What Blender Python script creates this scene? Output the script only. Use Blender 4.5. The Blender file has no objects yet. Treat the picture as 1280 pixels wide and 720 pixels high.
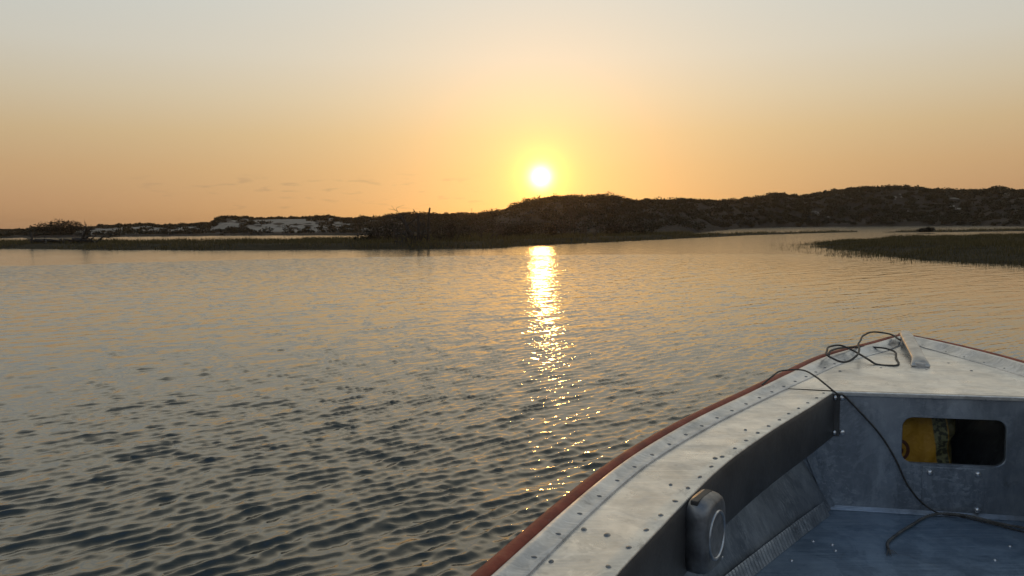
import bpy, bmesh, math, random
import numpy as np
from mathutils import Vector, Matrix
R = math.radians
random.seed(7); RNG = np.random.default_rng(11)
sc = bpy.context.scene
COL = sc.collection

# ---------------------------------------------------------------- camera
EYE = 1.2
cam = bpy.data.cameras.new("Camera"); cam_o = bpy.data.objects.new("Camera", cam); COL.objects.link(cam_o)
cam.sensor_width = 36; cam.lens = 36 * 950 / 1280
cam.clip_start = .02; cam.clip_end = 20000
cam_o.matrix_world = Matrix.Translation((0, 0, EYE)) @ Matrix.Rotation(R(90) - math.atan(79 / 950), 4, 'X') @ Matrix.Rotation(R(-.6), 4, 'Z')
sc.camera = cam_o

# ---------------------------------------------------------------- sky and sun
SUN_EL, SUN_AZ = R(3.545), R(2.24)          # azimuth clockwise from +Y
SUN = Vector((math.sin(SUN_AZ) * math.cos(SUN_EL), math.cos(SUN_AZ) * math.cos(SUN_EL), math.sin(SUN_EL)))
sc.view_settings.view_transform = 'Standard'; sc.view_settings.look = 'None'
sc.view_settings.gamma = 1; sc.view_settings.use_curve_mapping = False
sc.view_settings.exposure = 0.18
W = bpy.data.worlds.new("World"); sc.world = W; W.use_nodes = True
nt = W.node_tree; nt.nodes.clear()
def N(tree, t, **kw):
    n = tree.nodes.new(t)
    for k, v in kw.items(): setattr(n, k, v)
    return n
def math_node(tree, op, a, b=None, c=None, clamp=False):
    n = N(tree, 'ShaderNodeMath', operation=op, use_clamp=clamp)
    for i, v in enumerate((a, b, c)):
        if v is None: continue
        if isinstance(v, (int, float)): n.inputs[i].default_value = v
        else: tree.links.new(v, n.inputs[i])
    return n.outputs[0]
def mix_col(tree, fac, a, b, blend='MIX'):
    n = N(tree, 'ShaderNodeMix', data_type='RGBA', blend_type=blend)
    for s, v in ((n.inputs[0], fac), (n.inputs[6], a), (n.inputs[7], b)):
        if isinstance(v, (int, float)): s.default_value = v
        elif isinstance(v, tuple): s.default_value = (*v, 1) if len(v) == 3 else v
        else: tree.links.new(v, s)
    return n.outputs[2]
sky = N(nt, 'ShaderNodeTexSky', sky_type='NISHITA', sun_disc=False, sun_elevation=SUN_EL, sun_rotation=SUN_AZ,
        altitude=0, air_density=1.0, dust_density=0.3, ozone_density=1.5)
tc = N(nt, 'ShaderNodeTexCoord')
nrm = N(nt, 'ShaderNodeVectorMath', operation='NORMALIZE'); nt.links.new(tc.outputs['Generated'], nrm.inputs[0])
dot = N(nt, 'ShaderNodeVectorMath', operation='DOT_PRODUCT'); nt.links.new(nrm.outputs[0], dot.inputs[0]); dot.inputs[1].default_value = SUN
ang = math_node(nt, 'MULTIPLY', math_node(nt, 'ARCCOSINE', math_node(nt, 'MINIMUM', dot.outputs['Value'], 1.0)), 180 / math.pi)
def expo(scale, amp, p=1):
    x = math_node(nt, 'DIVIDE', ang, scale)
    if p != 1: x = math_node(nt, 'POWER', x, p)
    return math_node(nt, 'MULTIPLY', math_node(nt, 'POWER', math.e, math_node(nt, 'MULTIPLY', x, -1.0)), amp)
sep = N(nt, 'ShaderNodeSeparateXYZ'); nt.links.new(nrm.outputs[0], sep.inputs[0])
elev = math_node(nt, 'MULTIPLY', math_node(nt, 'ARCSINE', sep.outputs[2]), 180 / math.pi)
def vramp(tree, fac, stops, interp='LINEAR'):
    n = N(tree, 'ShaderNodeValToRGB'); n.color_ramp.interpolation = interp
    e = n.color_ramp.elements
    while len(e) < len(stops): e.new(.5)
    for el, (p, c) in zip(e, stops):
        el.position = p; el.color = (*c, 1) if len(c) == 3 else c
    tree.links.new(fac, n.inputs[0]); return n.outputs[0]
EL = [(-8, (.17, .12, .09)), (0, (.27, .145, .10)), (2, (.355, .19, .12)), (4, (.42, .245, .135)), (6.5, (.47, .33, .19)), (9, (.50, .42, .305)), (12, (.515, .495, .435)),
      (16.6, (.49, .53, .525)), (22, (.90, .84, .68)), (31, (.78, .73, .60)), (43, (.40, .42, .40)), (66, (.18, .24, .30)), (90, (.14, .26, .48))]  # band above the view raised beyond real sky brightness, to light water and deck
ramp = vramp(nt, math_node(nt, 'DIVIDE', math_node(nt, 'ADD', elev, 10), 100), [((p + 10) / 100, c) for p, c in EL])
# dusk side of the sky, away from the sun
away = vramp(nt, math_node(nt, 'DIVIDE', ang, 180), [(.2, (1, 1, 1)), (.45, (.88, .94, 1.02)), (.85, (.66, .80, 1.10))])
col = mix_col(nt, 1.0, ramp, away, 'MULTIPLY')
def add_glow(col, fac, rgb):
    g = mix_col(nt, 1.0, mix_col(nt, 1.0, (0, 0, 0), rgb), fac, 'MULTIPLY')
    return mix_col(nt, 1.0, col, g, 'ADD')
col = add_glow(col, expo(18.0, .95), (.50, .32, .10))
col = add_glow(col, expo(5.0, 1.0), (.60, .17, .0))
col = add_glow(col, expo(1.2, 1.9, 1.2), (1.0, .62, .04))
col = add_glow(col, expo(.58, 6.0, 1.6), (1.0, .80, .42))
# a few thin low cloud scraps left of the sun
cm = N(nt, 'ShaderNodeMapping'); cm.inputs['Scale'].default_value = (17, 17, 95); nt.links.new(nrm.outputs[0], cm.inputs[0])
cn = N(nt, 'ShaderNodeTexNoise'); cn.inputs['Scale'].default_value = 1.7; cn.inputs['Detail'].default_value = 5; nt.links.new(cm.outputs[0], cn.inputs[0])
band = vramp(nt, math_node(nt, 'DIVIDE', elev, 8), [(.0, (0, 0, 0)), (.15, (1, 1, 1)), (.36, (1, 1, 1)), (.5, (0, 0, 0))])
side = vramp(nt, math_node(nt, 'ADD', sep.outputs[0], .5), [(.0, (0, 0, 0)), (.12, (1, 1, 1)), (.42, (1, 1, 1)), (.5, (0, 0, 0))])
cl = vramp(nt, cn.outputs[0], [(.58, (0, 0, 0)), (.72, (1, 1, 1))])
cf = math_node(nt, 'MULTIPLY', math_node(nt, 'MULTIPLY', cl, band), math_node(nt, 'MULTIPLY', side, .55))
col = mix_col(nt, cf, col, (.27, .17, .12))
nish = mix_col(nt, 1.0, sky.outputs[0], (.16, .16, .16), 'MULTIPLY')
sky10 = mix_col(nt, 1.0, col, (8.6, 8.6, 8.6), 'MULTIPLY')
base = mix_col(nt, 1.0, sky10, nish, 'ADD')
bg = N(nt, 'ShaderNodeBackground'); nt.links.new(base, bg.inputs[0]); bg.inputs[1].default_value = 0.1
wo = N(nt, 'ShaderNodeOutputWorld'); nt.links.new(bg.outputs[0], wo.inputs[0])
sl = bpy.data.lights.new("Sun", 'SUN'); sl.energy = .08; sl.angle = R(1.4); sl.color = (1, .50, .13)
so = bpy.data.objects.new("Sun", sl); COL.objects.link(so); so.rotation_euler = SUN.to_track_quat('Z', 'Y').to_euler()

# ---------------------------------------------------------------- helpers
def link(o, parent=None):
    COL.objects.link(o)
    if parent is not None: o.parent = parent
    return o
def np_mesh(name, v, f, mat=None, smooth=False, attrs=None):
    """v (n,3) floats, f (m,k) ints -> mesh; attrs = {name: per-vertex floats}"""
    v = np.asarray(v, np.float32); f = np.asarray(f, np.int32); k = f.shape[1]
    me = bpy.data.meshes.new(name)
    me.vertices.add(len(v)); me.vertices.foreach_set('co', v.ravel())
    me.loops.add(f.size); me.loops.foreach_set('vertex_index', f.ravel())
    me.polygons.add(len(f)); me.polygons.foreach_set('loop_start', np.arange(0, f.size, k, dtype=np.int32))
    me.polygons.foreach_set('loop_total', np.full(len(f), k, np.int32))
    if smooth: me.polygons.foreach_set('use_smooth', np.ones(len(f), bool))
    for an, a in (attrs or {}).items():
        at_ = me.attributes.new(an, 'FLOAT', 'POINT'); at_.data.foreach_set('value', np.asarray(a, np.float32))
    me.update(calc_edges=True); me.validate()
    if mat: me.materials.append(mat)
    return me
def np_obj(name, v, f, mat, parent=None, smooth=False, attrs=None):
    return link(bpy.data.objects.new(name, np_mesh(name, v, f, mat, smooth, attrs)), parent)
def tag(o, label=None, cat=None, group=None, kind=None):
    for k, v in (('label', label), ('category', cat), ('group', group), ('kind', kind)):
        if v: o[k] = v
    return o
def empty(name, loc, rz=0):
    o = bpy.data.objects.new(name, None); o.location = loc; o.rotation_euler = (0, 0, rz); o.empty_display_size = .2
    return link(o)
def hash2(ix, iy, s):
    h = (ix.astype(np.int64) * 374761393 + iy.astype(np.int64) * 668265263 + s * 974634777) & 0xFFFFFFFF
    h = ((h ^ (h >> 13)) * 1274126177) & 0xFFFFFFFF
    return ((h ^ (h >> 16)) & 0xFFFF) / 65535.0
def vnoise(x, y, s=0):
    x = np.asarray(x, float); y = np.asarray(y, float)
    ix = np.floor(x); iy = np.floor(y); fx = x - ix; fy = y - iy
    fx = fx * fx * (3 - 2 * fx); fy = fy * fy * (3 - 2 * fy)
    a = hash2(ix, iy, s); b = hash2(ix + 1, iy, s); c = hash2(ix, iy + 1, s); d = hash2(ix + 1, iy + 1, s)
    return (a * (1 - fx) + b * fx) * (1 - fy) + (c * (1 - fx) + d * fx) * fy
def fbm(x, y, s=0, o=4):
    t = 0; a = .5; n = 0
    for i in range(o):
        t = t + a * vnoise(x, y, s + i); n += a; a *= .5; x = x * 2.03 + 5.1; y = y * 2.03 - 3.7
    return t / n
def sstep(x): x = np.clip(x, 0, 1); return x * x * (3 - 2 * x)

# ---------------------------------------------------------------- materials
def new_mat(name):
    m = bpy.data.materials.new(name); m.use_nodes = True
    t = m.node_tree; return m, t, t.nodes['Principled BSDF']
def noise(t, vec, scale, detail=4, rough=.55, dist=0):
    n = N(t, 'ShaderNodeTexNoise'); n.inputs['Scale'].default_value = scale; n.inputs['Detail'].default_value = detail
    n.inputs['Roughness'].default_value = rough; n.inputs['Distortion'].default_value = dist
    if vec is not None: t.links.new(vec, n.inputs['Vector'])
    return n.outputs[0]
def obj_co(t, scale=None, kind='Object'):
    c = N(t, 'ShaderNodeTexCoord').outputs[kind]
    if scale:
        m = N(t, 'ShaderNodeMapping'); m.inputs['Scale'].default_value = scale; t.links.new(c, m.inputs[0]); c = m.outputs[0]
    return c
def bump(t, p, height, strength, dist):
    b = N(t, 'ShaderNodeBump'); b.inputs['Strength'].default_value = strength; b.inputs['Distance'].default_value = dist
    t.links.new(height, b.inputs['Height']); t.links.new(b.outputs[0], p.inputs['Normal']); return b
def simple_mat(name, c1, c2, scale, rough=.6, metal=0, bumpd=0, spec=.5, bscale=None):
    m, t, p = new_mat(name); co = obj_co(t)
    f = vramp(t, noise(t, co, scale, 5), [(.35, c1), (.65, c2)])
    t.links.new(f, p.inputs['Base Color']); p.inputs['Roughness'].default_value = rough; p.inputs['Metallic'].default_value = metal
    p.inputs['Specular IOR Level'].default_value = spec
    if bumpd: bump(t, p, noise(t, co, bscale or scale * 3, 4), 1, bumpd)
    return m
def metal_mat(name, dark, mid, light, rough=(.32, .55), metal=.75, streak=(1, 1, 1), scale=9, wear=.5):
    m, t, p = new_mat(name); co = obj_co(t, streak)
    a = noise(t, co, scale, 6, .62, .6); b = noise(t, co, scale * 5.3, 5, .6)
    s = math_node(t, 'ADD', math_node(t, 'MULTIPLY', a, .68), math_node(t, 'MULTIPLY', b, .32))
    c = vramp(t, s, [(.30, dark), (.5, mid), (.68, light)])
    # scattered spots and drips of dried salt water
    v = N(t, 'ShaderNodeTexVoronoi'); v.inputs['Scale'].default_value = 42; t.links.new(co, v.inputs['Vector'])
    gate = vramp(t, noise(t, co, 5.5, 3), [(.52, (0, 0, 0)), (.62, (1, 1, 1))])
    spot = math_node(t, 'MULTIPLY', vramp(t, v.outputs['Distance'], [(.10, (1, 1, 1)), (.26, (0, 0, 0))]), gate)
    c = mix_col(t, math_node(t, 'MULTIPLY', spot, wear), c, tuple(x * .62 for x in mid))
    grime = vramp(t, noise(t, co, scale * 1.25, 8, .78, 1.6), [(.60, (0, 0, 0)), (.66, (1, 1, 1))])
    c = mix_col(t, math_node(t, 'MULTIPLY', grime, .34), c, (.085, .078, .068))
    # crisp-edged dull patches and fine scratches in two directions
    pat = vramp(t, noise(t, co, scale * .55, 9, .72, 1.2), [(.50, (0, 0, 0)), (.525, (1, 1, 1))])
    c = mix_col(t, math_node(t, 'MULTIPLY', pat, .24), c, tuple(x * 1.28 for x in light))
    sc_ = None
    for rz, k in ((.35, 1.0), (-.9, .7), (1.45, .6)):
        mp = N(t, 'ShaderNodeMapping'); mp.inputs['Rotation'].default_value = (0, 0, rz); mp.inputs['Scale'].default_value = (3, 190, 60); t.links.new(obj_co(t), mp.inputs[0])
        q = math_node(t, 'MULTIPLY', vramp(t, noise(t, mp.outputs[0], 1.0, 3, .6, .2), [(.57, (0, 0, 0)), (.64, (1, 1, 1))]), k)
        sc_ = q if sc_ is None else math_node(t, 'MAXIMUM', sc_, q)
    sc_ = math_node(t, 'MULTIPLY', sc_, vramp(t, noise(t, co, 7, 3), [(.40, (.12, .12, .12)), (.66, (1, 1, 1))]))
    c = mix_col(t, math_node(t, 'MULTIPLY', sc_, .6), c, tuple(x * 1.35 for x in light))
    t.links.new(c, p.inputs['Base Color']); p.inputs['Metallic'].default_value = metal
    r = N(t, 'ShaderNodeMapRange'); r.inputs[1].default_value = .3; r.inputs[2].default_value = .7
    r.inputs[3].default_value = rough[0]; r.inputs[4].default_value = rough[1]; t.links.new(noise(t, co, scale * 1.7, 5, .6, .4), r.inputs[0])
    t.links.new(r.outputs[0], p.inputs['Roughness'])
    h = math_node(t, 'ADD', math_node(t, 'MULTIPLY', noise(t, co, 4, 2), 1.0), math_node(t, 'MULTIPLY', noise(t, co, 120, 3), .05))
    h = math_node(t, 'SUBTRACT', h, math_node(t, 'MULTIPLY', sc_, .03))
    bump(t, p, h, .6, .012)
    return m
M_DECK = metal_mat('worn_deck_aluminium', (.34, .34, .33), (.50, .495, .48), (.66, .65, .62), (.24, .46), .7)
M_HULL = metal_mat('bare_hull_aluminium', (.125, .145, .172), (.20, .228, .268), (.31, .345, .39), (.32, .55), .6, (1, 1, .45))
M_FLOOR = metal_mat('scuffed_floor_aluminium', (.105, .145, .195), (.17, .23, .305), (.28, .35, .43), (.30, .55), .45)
M_STRIP = metal_mat('gunwale_aluminium', (.22, .24, .26), (.36, .38, .41), (.50, .52, .55), (.28, .45), .8, wear=.7)
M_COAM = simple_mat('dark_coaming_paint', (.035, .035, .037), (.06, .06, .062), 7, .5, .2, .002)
M_RIVET = simple_mat('rivet_metal', (.13, .135, .14), (.24, .245, .25), 60, .35, .8)
M_BOLT = simple_mat('bolt_metal', (.55, .56, .58), (.75, .76, .78), 40, .28, .9)
M_SPK = simple_mat('weathered_box_metal', (.09, .092, .098), (.20, .205, .215), 22, .42, .5, .0015)
M_RUBBER = simple_mat('black_rubber', (.012, .012, .013), (.03, .03, .032), 30, .6)
M_BAR = simple_mat('cast_handle_metal', (.30, .29, .28), (.52, .50, .47), 25, .42, .6, .001)
M_CORD = simple_mat('black_cord', (.018, .016, .015), (.05, .045, .04), 60, .7, 0, .0006, bscale=300)
M_ROPE = simple_mat('grey_brown_rope', (.07, .066, .062), (.14, .133, .123), 40, .8, 0, .001, bscale=260)

def rail_mat():
    m, t, p = new_mat('weathered_red_rail'); co = obj_co(t)
    c = vramp(t, noise(t, co, 14, 6, .65), [(.3, (.13, .022, .012)), (.55, (.24, .042, .02)), (.72, (.30, .085, .045))])
    g = vramp(t, noise(t, co, 5, 5, .7), [(.60, (0, 0, 0)), (.68, (1, 1, 1))])
    t.links.new(mix_col(t, math_node(t, 'MULTIPLY', g, .6), c, (.2, .17, .15)), p.inputs['Base Color'])
    p.inputs['Roughness'].default_value = .62; p.inputs['Specular IOR Level'].default_value = .3; bump(t, p, noise(t, co, 60, 4), .6, .002)
    return m
M_RAIL = rail_mat()

def water_mat():
    m, t, p = new_mat('rippled_lagoon_water'); co = obj_co(t)
    p.inputs['Base Color'].default_value = (.014, .017, .011, 1); p.inputs['Roughness'].default_value = .04
    p.inputs['IOR'].default_value = 1.62
    bw = N(t, 'ShaderNodeAttribute', attribute_name='far').outputs['Fac']
    rot = N(t, 'ShaderNodeMapping'); rot.inputs['Rotation'].default_value = (0, 0, R(52)); rot.inputs['Scale'].default_value = (1, .5, 1); t.links.new(co, rot.inputs[0])
    fine = noise(t, rot.outputs[0], 24, 3, .5, .3)
    mid = noise(t, rot.outputs[0], 2.3, 5, .62, .5)
    calm = N(t, 'ShaderNodeAttribute', attribute_name='calm').outputs['Fac']
    h = math_node(t, 'ADD', math_node(t, 'MULTIPLY', fine, .0016), math_node(t, 'MULTIPLY', math_node(t, 'MULTIPLY', mid, bw), .026))
    h = math_node(t, 'MULTIPLY', h, calm)
    t.links.new(math_node(t, 'ADD', .035, math_node(t, 'MULTIPLY', bw, .10)), p.inputs['Roughness'])
    b = N(t, 'ShaderNodeBump'); b.inputs['Strength'].default_value = 1; b.inputs['Distance'].default_value = 1
    t.links.new(h, b.inputs['Height']); t.links.new(b.outputs[0], p.inputs['Normal'])
    return m
M_WATER = water_mat()

def ground_mat():
    m, t, p = new_mat('sand_and_litter'); co = obj_co(t)
    s = N(t, 'ShaderNodeAttribute', attribute_name='sand').outputs['Fac']
    f = vramp(t, math_node(t, 'ADD', s, math_node(t, 'MULTIPLY', math_node(t, 'SUBTRACT', noise(t, co, .35, 6, .7), .5), .9)), [(.38, (0, 0, 0)), (.58, (1, 1, 1))])
    sand = vramp(t, noise(t, co, .5, 5), [(.3, (.15, .135, .115)), (.7, (.25, .228, .197))])
    soil = vramp(t, noise(t, co, .8, 5), [(.3, (.014, .012, .007)), (.7, (.032, .026, .026))])
    t.links.new(mix_col(t, f, soil, sand), p.inputs['Base Color']); p.inputs['Roughness'].default_value = .9; p.inputs['Specular IOR Level'].default_value = .1
    bump(t, p, noise(t, co, 1.2, 5), .6, .3)
    return m
M_GROUND = ground_mat()
M_MUD = simple_mat('dark_marsh_mud', (.016, .014, .008), (.036, .030, .018), 1.5, .95, 0, .02, .05)
def leaf_mat(name, c1, c2, c3, trans=.0):
    m, t, p = new_mat(name)
    a = N(t, 'ShaderNodeAttribute', attribute_name='tone').outputs['Fac']
    t.links.new(vramp(t, a, [(0, c1), (.5, c2), (1, c3)]), p.inputs['Base Color'])
    p.inputs['Roughness'].default_value = .75; p.inputs['Specular IOR Level'].default_value = .15
    return m
M_GRASS = leaf_mat('marsh_grass_blades', (.042, .033, .011), (.072, .056, .020), (.10, .077, .032))
M_SCRUB = leaf_mat('dune_scrub_leaves', (.014, .013, .007), (.022, .020, .010), (.036, .029, .026))
M_SHRUB = leaf_mat('dark_shrub_leaves', (.006, .006, .004), (.011, .010, .006), (.02, .016, .009))
M_BARK = simple_mat('dead_grey_bark', (.009, .0075, .006), (.024, .019, .015), 6, .85)
M_TWIG = simple_mat('brown_bare_twigs', (.018, .012, .008), (.05, .032, .02), 6, .85)

# ---------------------------------------------------------------- water: one sheet with real ripples near the boat
RMS_SLOPE = .285
def build_water():
    fine = np.radians(np.arange(-48, 50.01, .12)); rear = np.radians(np.arange(54, 309, 3.0))
    az = np.concatenate([fine, rear]); na = len(az)
    rr = [.4]
    while rr[-1] < 30: rr.append(rr[-1] + min(.0045 * rr[-1], .042))
    while rr[-1] < 80: rr.append(rr[-1] * 1.006)
    while rr[-1] < 1500: rr.append(rr[-1] * (1.02 if rr[-1] < 250 else 1.25))
    rr = np.array(rr); nr = len(rr)
    A, D = np.meshgrid(az, rr); X = D * np.sin(A); Y = D * np.cos(A)
    dr = np.gradient(rr)[:, None] * np.ones_like(A)
    rng = np.random.default_rng(5)
    Z = np.zeros_like(X); DX = np.zeros_like(X); DY = np.zeros_like(X)
    calm = 1 - .5 * sstep((X - 2.0) / 6) * sstep((Y - 3) / 5)
    calm = calm * (.90 + .20 * fbm(X / 3.3 + .3 * Y, Y / 3.0 - .2 * X, 3, 3))
    xw = X + .30 * (fbm(X * .5, Y * .5, 21, 2) - .5); yw = Y + .30 * (fbm(X * .5 + 9, Y * .5, 22, 2) - .5)
    near = rr < 60
    nw = 120; span = math.log(.9 / .034)
    comp = []
    for i in range(nw):
        lam = .034 * math.exp(span * (i + rng.random()) / nw)
        w_ = math.exp(-(math.log(lam / .077) / .46) ** 2) + .07 * math.exp(-(math.log(lam / .34) / .5) ** 2) + .05
        th = math.atan2(-.84, .54) + rng.normal(0, R(14 if rng.random() < .75 else 45))
        comp.append((lam, w_, th, rng.random() * 6.28))
    gain = RMS_SLOPE / math.sqrt(sum(c[1] ** 2 for c in comp) / 2)
    for lam, w_, th, ph in comp:
        k = 2 * math.pi / lam; amp = gain * w_ / k; c, s_ = math.cos(th), math.sin(th)
        m = amp * sstep(lam / dr[near] / 1.6 - .7)
        a = k * (c * xw[near] + s_ * yw[near]) + ph
        Z[near] += m * np.sin(a); g = m * np.cos(a) * .95
        DX[near] += c * g; DY[near] += s_ * g
    Z *= calm; X = X + DX * calm; Y = Y + DY * calm
    far = .05 + .95 * sstep((D - 7) / 26)
    v = np.stack([X, Y, Z], -1).reshape(-1, 3)
    i = np.arange(nr - 1)[:, None] * na + np.arange(na)[None, :]; j = np.roll(i, -1, 1)
    f = np.stack([i, j, j + na, i + na], -1).reshape(-1, 4)[:, ::-1]
    inner = np.array([[k for k in range(na)]])
    o = np_obj('water', v, f, M_WATER, None, True, {'far': far.ravel(), 'calm': calm.ravel()})
    tag(o, kind='structure')
build_water()

# ---------------------------------------------------------------- land
F_PX = 950.
def hz(x): return 281 - (x - 640) * .0105
def col_az(x): return np.arctan((np.asarray(x, float) - 640) / F_PX)
# skyline seen from the boat: (column, top row, distance of the ridge in metres)
SKY = [(-500, 286, 240), (-150, 288, 240), (0, 287, 235), (52, 285, 235), (100, 284, 225), (120, 282.5, 215), (140, 281.5, 215), (187, 279.5, 212), (212, 281, 212), (245, 279, 210), (265, 278, 200), (280, 270, 195), (292, 270, 195), (300, 272, 195),
       (308, 270, 195), (318, 272.5, 195), (350, 271.5, 195), (385, 271, 195), (400, 269.5, 195), (414, 270, 195), (430, 272, 185), (445, 272.5, 180), (457, 271, 175), (470, 272.5, 170), (487, 270, 160), (507, 267.5, 155), (537, 268.5, 150),
       (552, 267.5, 150), (590, 268, 145), (612, 266.5, 140), (622, 263.5, 138), (645, 257.5, 135), (667, 250.5, 132), (687, 247.5, 132), (715, 245, 132), (728, 247, 132), (742, 245.5, 132), (772, 245.5, 132), (782, 249, 135),
       (793, 251.5, 140), (815, 249, 145), (837, 252, 150), (855, 249.5, 155), (870, 250.5, 165), (900, 251, 180), (920, 250.5, 195), (938, 248, 205), (952, 247, 215), (967, 241.5, 225), (985, 244.5, 230), (1000, 245, 235),
       (1027, 241.5, 240), (1055, 237, 240), (1070, 235.5, 240), (1100, 235, 240), (1130, 234.5, 240), (1155, 236.5, 240), (1167, 238.5, 240), (1192, 238.5, 240), (1208, 240, 240), (1230, 237, 240), (1242, 235.5, 240), (1261, 239, 240), (1280, 238, 240),
       (1340, 236, 240), (1450, 238, 230), (1700, 244, 220), (2300, 250, 220)]
FRONT = [(-500, 150), (0, 140), (120, 132), (300, 122), (460, 103), (500, 82), (560, 70), (640, 64), (760, 64), (830, 72), (880, 100), (930, 160), (970, 192), (1100, 190), (1220, 184), (1300, 150), (1500, 120), (2300, 100)]
S_X = np.array([s[0] for s in SKY], float); S_R = np.array([s[2] for s in SKY], float)
S_H = EYE + (hz(S_X) - np.array([s[1] for s in SKY])) / F_PX * S_R * np.cos(col_az(S_X)) / 1.0
def dune_z(x, y):
    r = np.hypot(x, y); c = 640 + F_PX * np.tan(np.arctan2(x, y))
    Rr = np.interp(c, S_X, S_R); H = np.interp(c, S_X, S_H) - .55
    rf = np.interp(c, [q[0] for q in FRONT], [q[1] for q in FRONT]) + 5 * (fbm(x / 14, y / 14, 40, 3) - .5)
    u = (r - rf) / (Rr - rf)
    lump = fbm(x / 15, y / 15, 50, 4) - .5
    up = H * (.10 * sstep(u / .10) + .90 * sstep(u) ** 1.15) + lump * 2.4 * np.minimum(H / 6, 1.2) * sstep(u / .25) * sstep((1 - u) / .3)
    dn = H * (1 - .5 * sstep((r - Rr) / 160)) + lump * .8 * sstep((r - Rr) / 30) * 0
    z = np.where(u < 1, up, dn)
    return np.where(u < 0, np.maximum(-.6, u * 6), np.maximum(z, -.6 + .9 * np.minimum(u * 30, 1)))
def sand_of(x, y):
    r = np.hypot(x, y); c = 640 + F_PX * np.tan(np.arctan2(x, y))
    Rr = np.interp(c, S_X, S_R); rf = np.interp(c, [q[0] for q in FRONT], [q[1] for q in FRONT])
    u = (r - rf) / (Rr - rf)
    n = .62 * fbm(c / 34, r / 9.0, 60, 4) + .38 * fbm(c / 9, r / 2.6, 66, 3)
    amt = np.interp(c, [-100, 60, 125, 200, 255, 300, 440, 500, 560, 640, 900, 1000, 1060, 1180, 1250, 1400], [.34, .43, .59, .61, .44, .57, .54, .36, .28, .22, .22, .28, .305, .31, .33, .3])
    band = np.exp(-((u - .55) / .33) ** 2)
    return np.clip((n - (1 - amt)) * 5 + .5, 0, 1) * np.clip(band * 1.6, 0, 1) * (u < .98)
def build_dunes():
    cols = np.linspace(-500, 1900, 900); az = col_az(cols)
    rr = np.concatenate([np.linspace(60, 250, 210), np.geomspace(252, 900, 40)])
    A, D = np.meshgrid(az, rr); X = D * np.sin(A); Y = D * np.cos(A)
    Z = dune_z(X, Y); S = sand_of(X, Y)
    na = len(az); i = np.arange(len(rr) - 1)[:, None] * na + np.arange(na - 1)[None, :]
    f = np.stack([i, i + na, i + na + 1, i + 1], -1).reshape(-1, 4)[:, ::-1]
    # leave out what lies under the water
    zf = Z.ravel()[f].max(1); f = f[zf > -.55]
    tag(np_obj('dunes', np.stack([X, Y, Z], -1).reshape(-1, 3), f, M_GROUND, None, True, {'sand': S.ravel()}), kind='structure')
build_dunes()

def leaf_cloud(cx, cy, cz, rad, hgt, n, size, rng, flat=0):
    """n leaf-sized quads spread through a lumpy dome; returns verts, faces, tones"""
    nl = max(3, int(3 + rad * 2)); la = rng.random(nl) * 6.283; lr = rad * .62 * np.sqrt(rng.random(nl)); lh = hgt * (.35 + .4 * rng.random(nl))
    k = rng.integers(0, nl, n)
    d = rng.normal(size=(n, 3)); d /= np.linalg.norm(d, axis=1)[:, None]
    q = (.55 + .45 * rng.random(n)) ** .6
    lrad = rad * (.36 + .22 * rng.random(nl))
    p = np.stack([lr[k] * np.cos(la[k]) + d[:, 0] * q * lrad[k], lr[k] * np.sin(la[k]) + d[:, 1] * q * lrad[k], lh[k] + d[:, 2] * q * hgt * .42], 1)
    p[:, 2] = np.abs(p[:, 2]); p += [cx, cy, cz]
    a = rng.normal(size=(n, 3)); a /= np.linalg.norm(a, axis=1)[:, None]
    b = np.cross(a, rng.normal(size=(n, 3))); b /= np.linalg.norm(b, axis=1)[:, None]
    s = size * (.6 + .8 * rng.random(n))[:, None]
    v = np.stack([p - a * s, p + b * s * .55, p + a * s, p - b * s * .55], 1).reshape(-1, 3)
    f = np.arange(4 * n).reshape(n, 4)
    tone = np.repeat(np.clip(.5 * rng.random() + .5 * rng.random(n), 0, 1), 4)
    return v, f, tone
class Pile:
    def __init__(s): s.v = []; s.f = []; s.t = []; s.n = 0
    def add(s, v, f, t=None):
        s.v.append(v); s.f.append(np.asarray(f) + s.n); s.n += len(v)
        s.t.append(np.zeros(len(v)) if t is None else t)
    def obj(s, name, mat, parent=None, smooth=False, off=(0, 0, 0)):
        return np_obj(name, np.concatenate(s.v) - np.array(off), np.concatenate(s.f), mat, parent, smooth, {'tone': np.concatenate(s.t)})
def build_scrub():
    rng = np.random.default_rng(23); P = Pile(); n = 0
    while n < 4400:
        c = rng.uniform(-60, 1340); a = float(col_az(c)); Rr = np.interp(c, S_X, S_R); rf = np.interp(c, [q[0] for q in FRONT], [q[1] for q in FRONT])
        ridge = rng.random() < .30
        r = Rr + rng.normal(0, 2.5) if ridge else rf + (Rr - rf) * (.02 + .98 * rng.random() ** .9)
        x, y = r * math.sin(a), r * math.cos(a)
        if sand_of(np.array(x), np.array(y)) > .35 and rng.random() < .93: continue
        z = float(dune_z(np.array(x), np.array(y)))
        if z < .05: continue
        H = np.interp(c, S_X, S_H)
        rad = rng.uniform(.5, 1.7) * (1 if c > 450 else .8); hg = rad * rng.uniform(.45, .8)
        if ridge: hg = min(hg, .30 + .17 * H / 2) * rng.uniform(.6, 1.25)
        P.add(*leaf_cloud(x, y, z - .1, rad, hg, int(30 + 34 * rad), .0011 * r, rng)); n += 1
    tag(P.obj('dune_scrub', M_SCRUB), 'dark low scrub covering the dunes beneath the setting sun', 'scrub', kind='stuff')
build_scrub()

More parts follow.
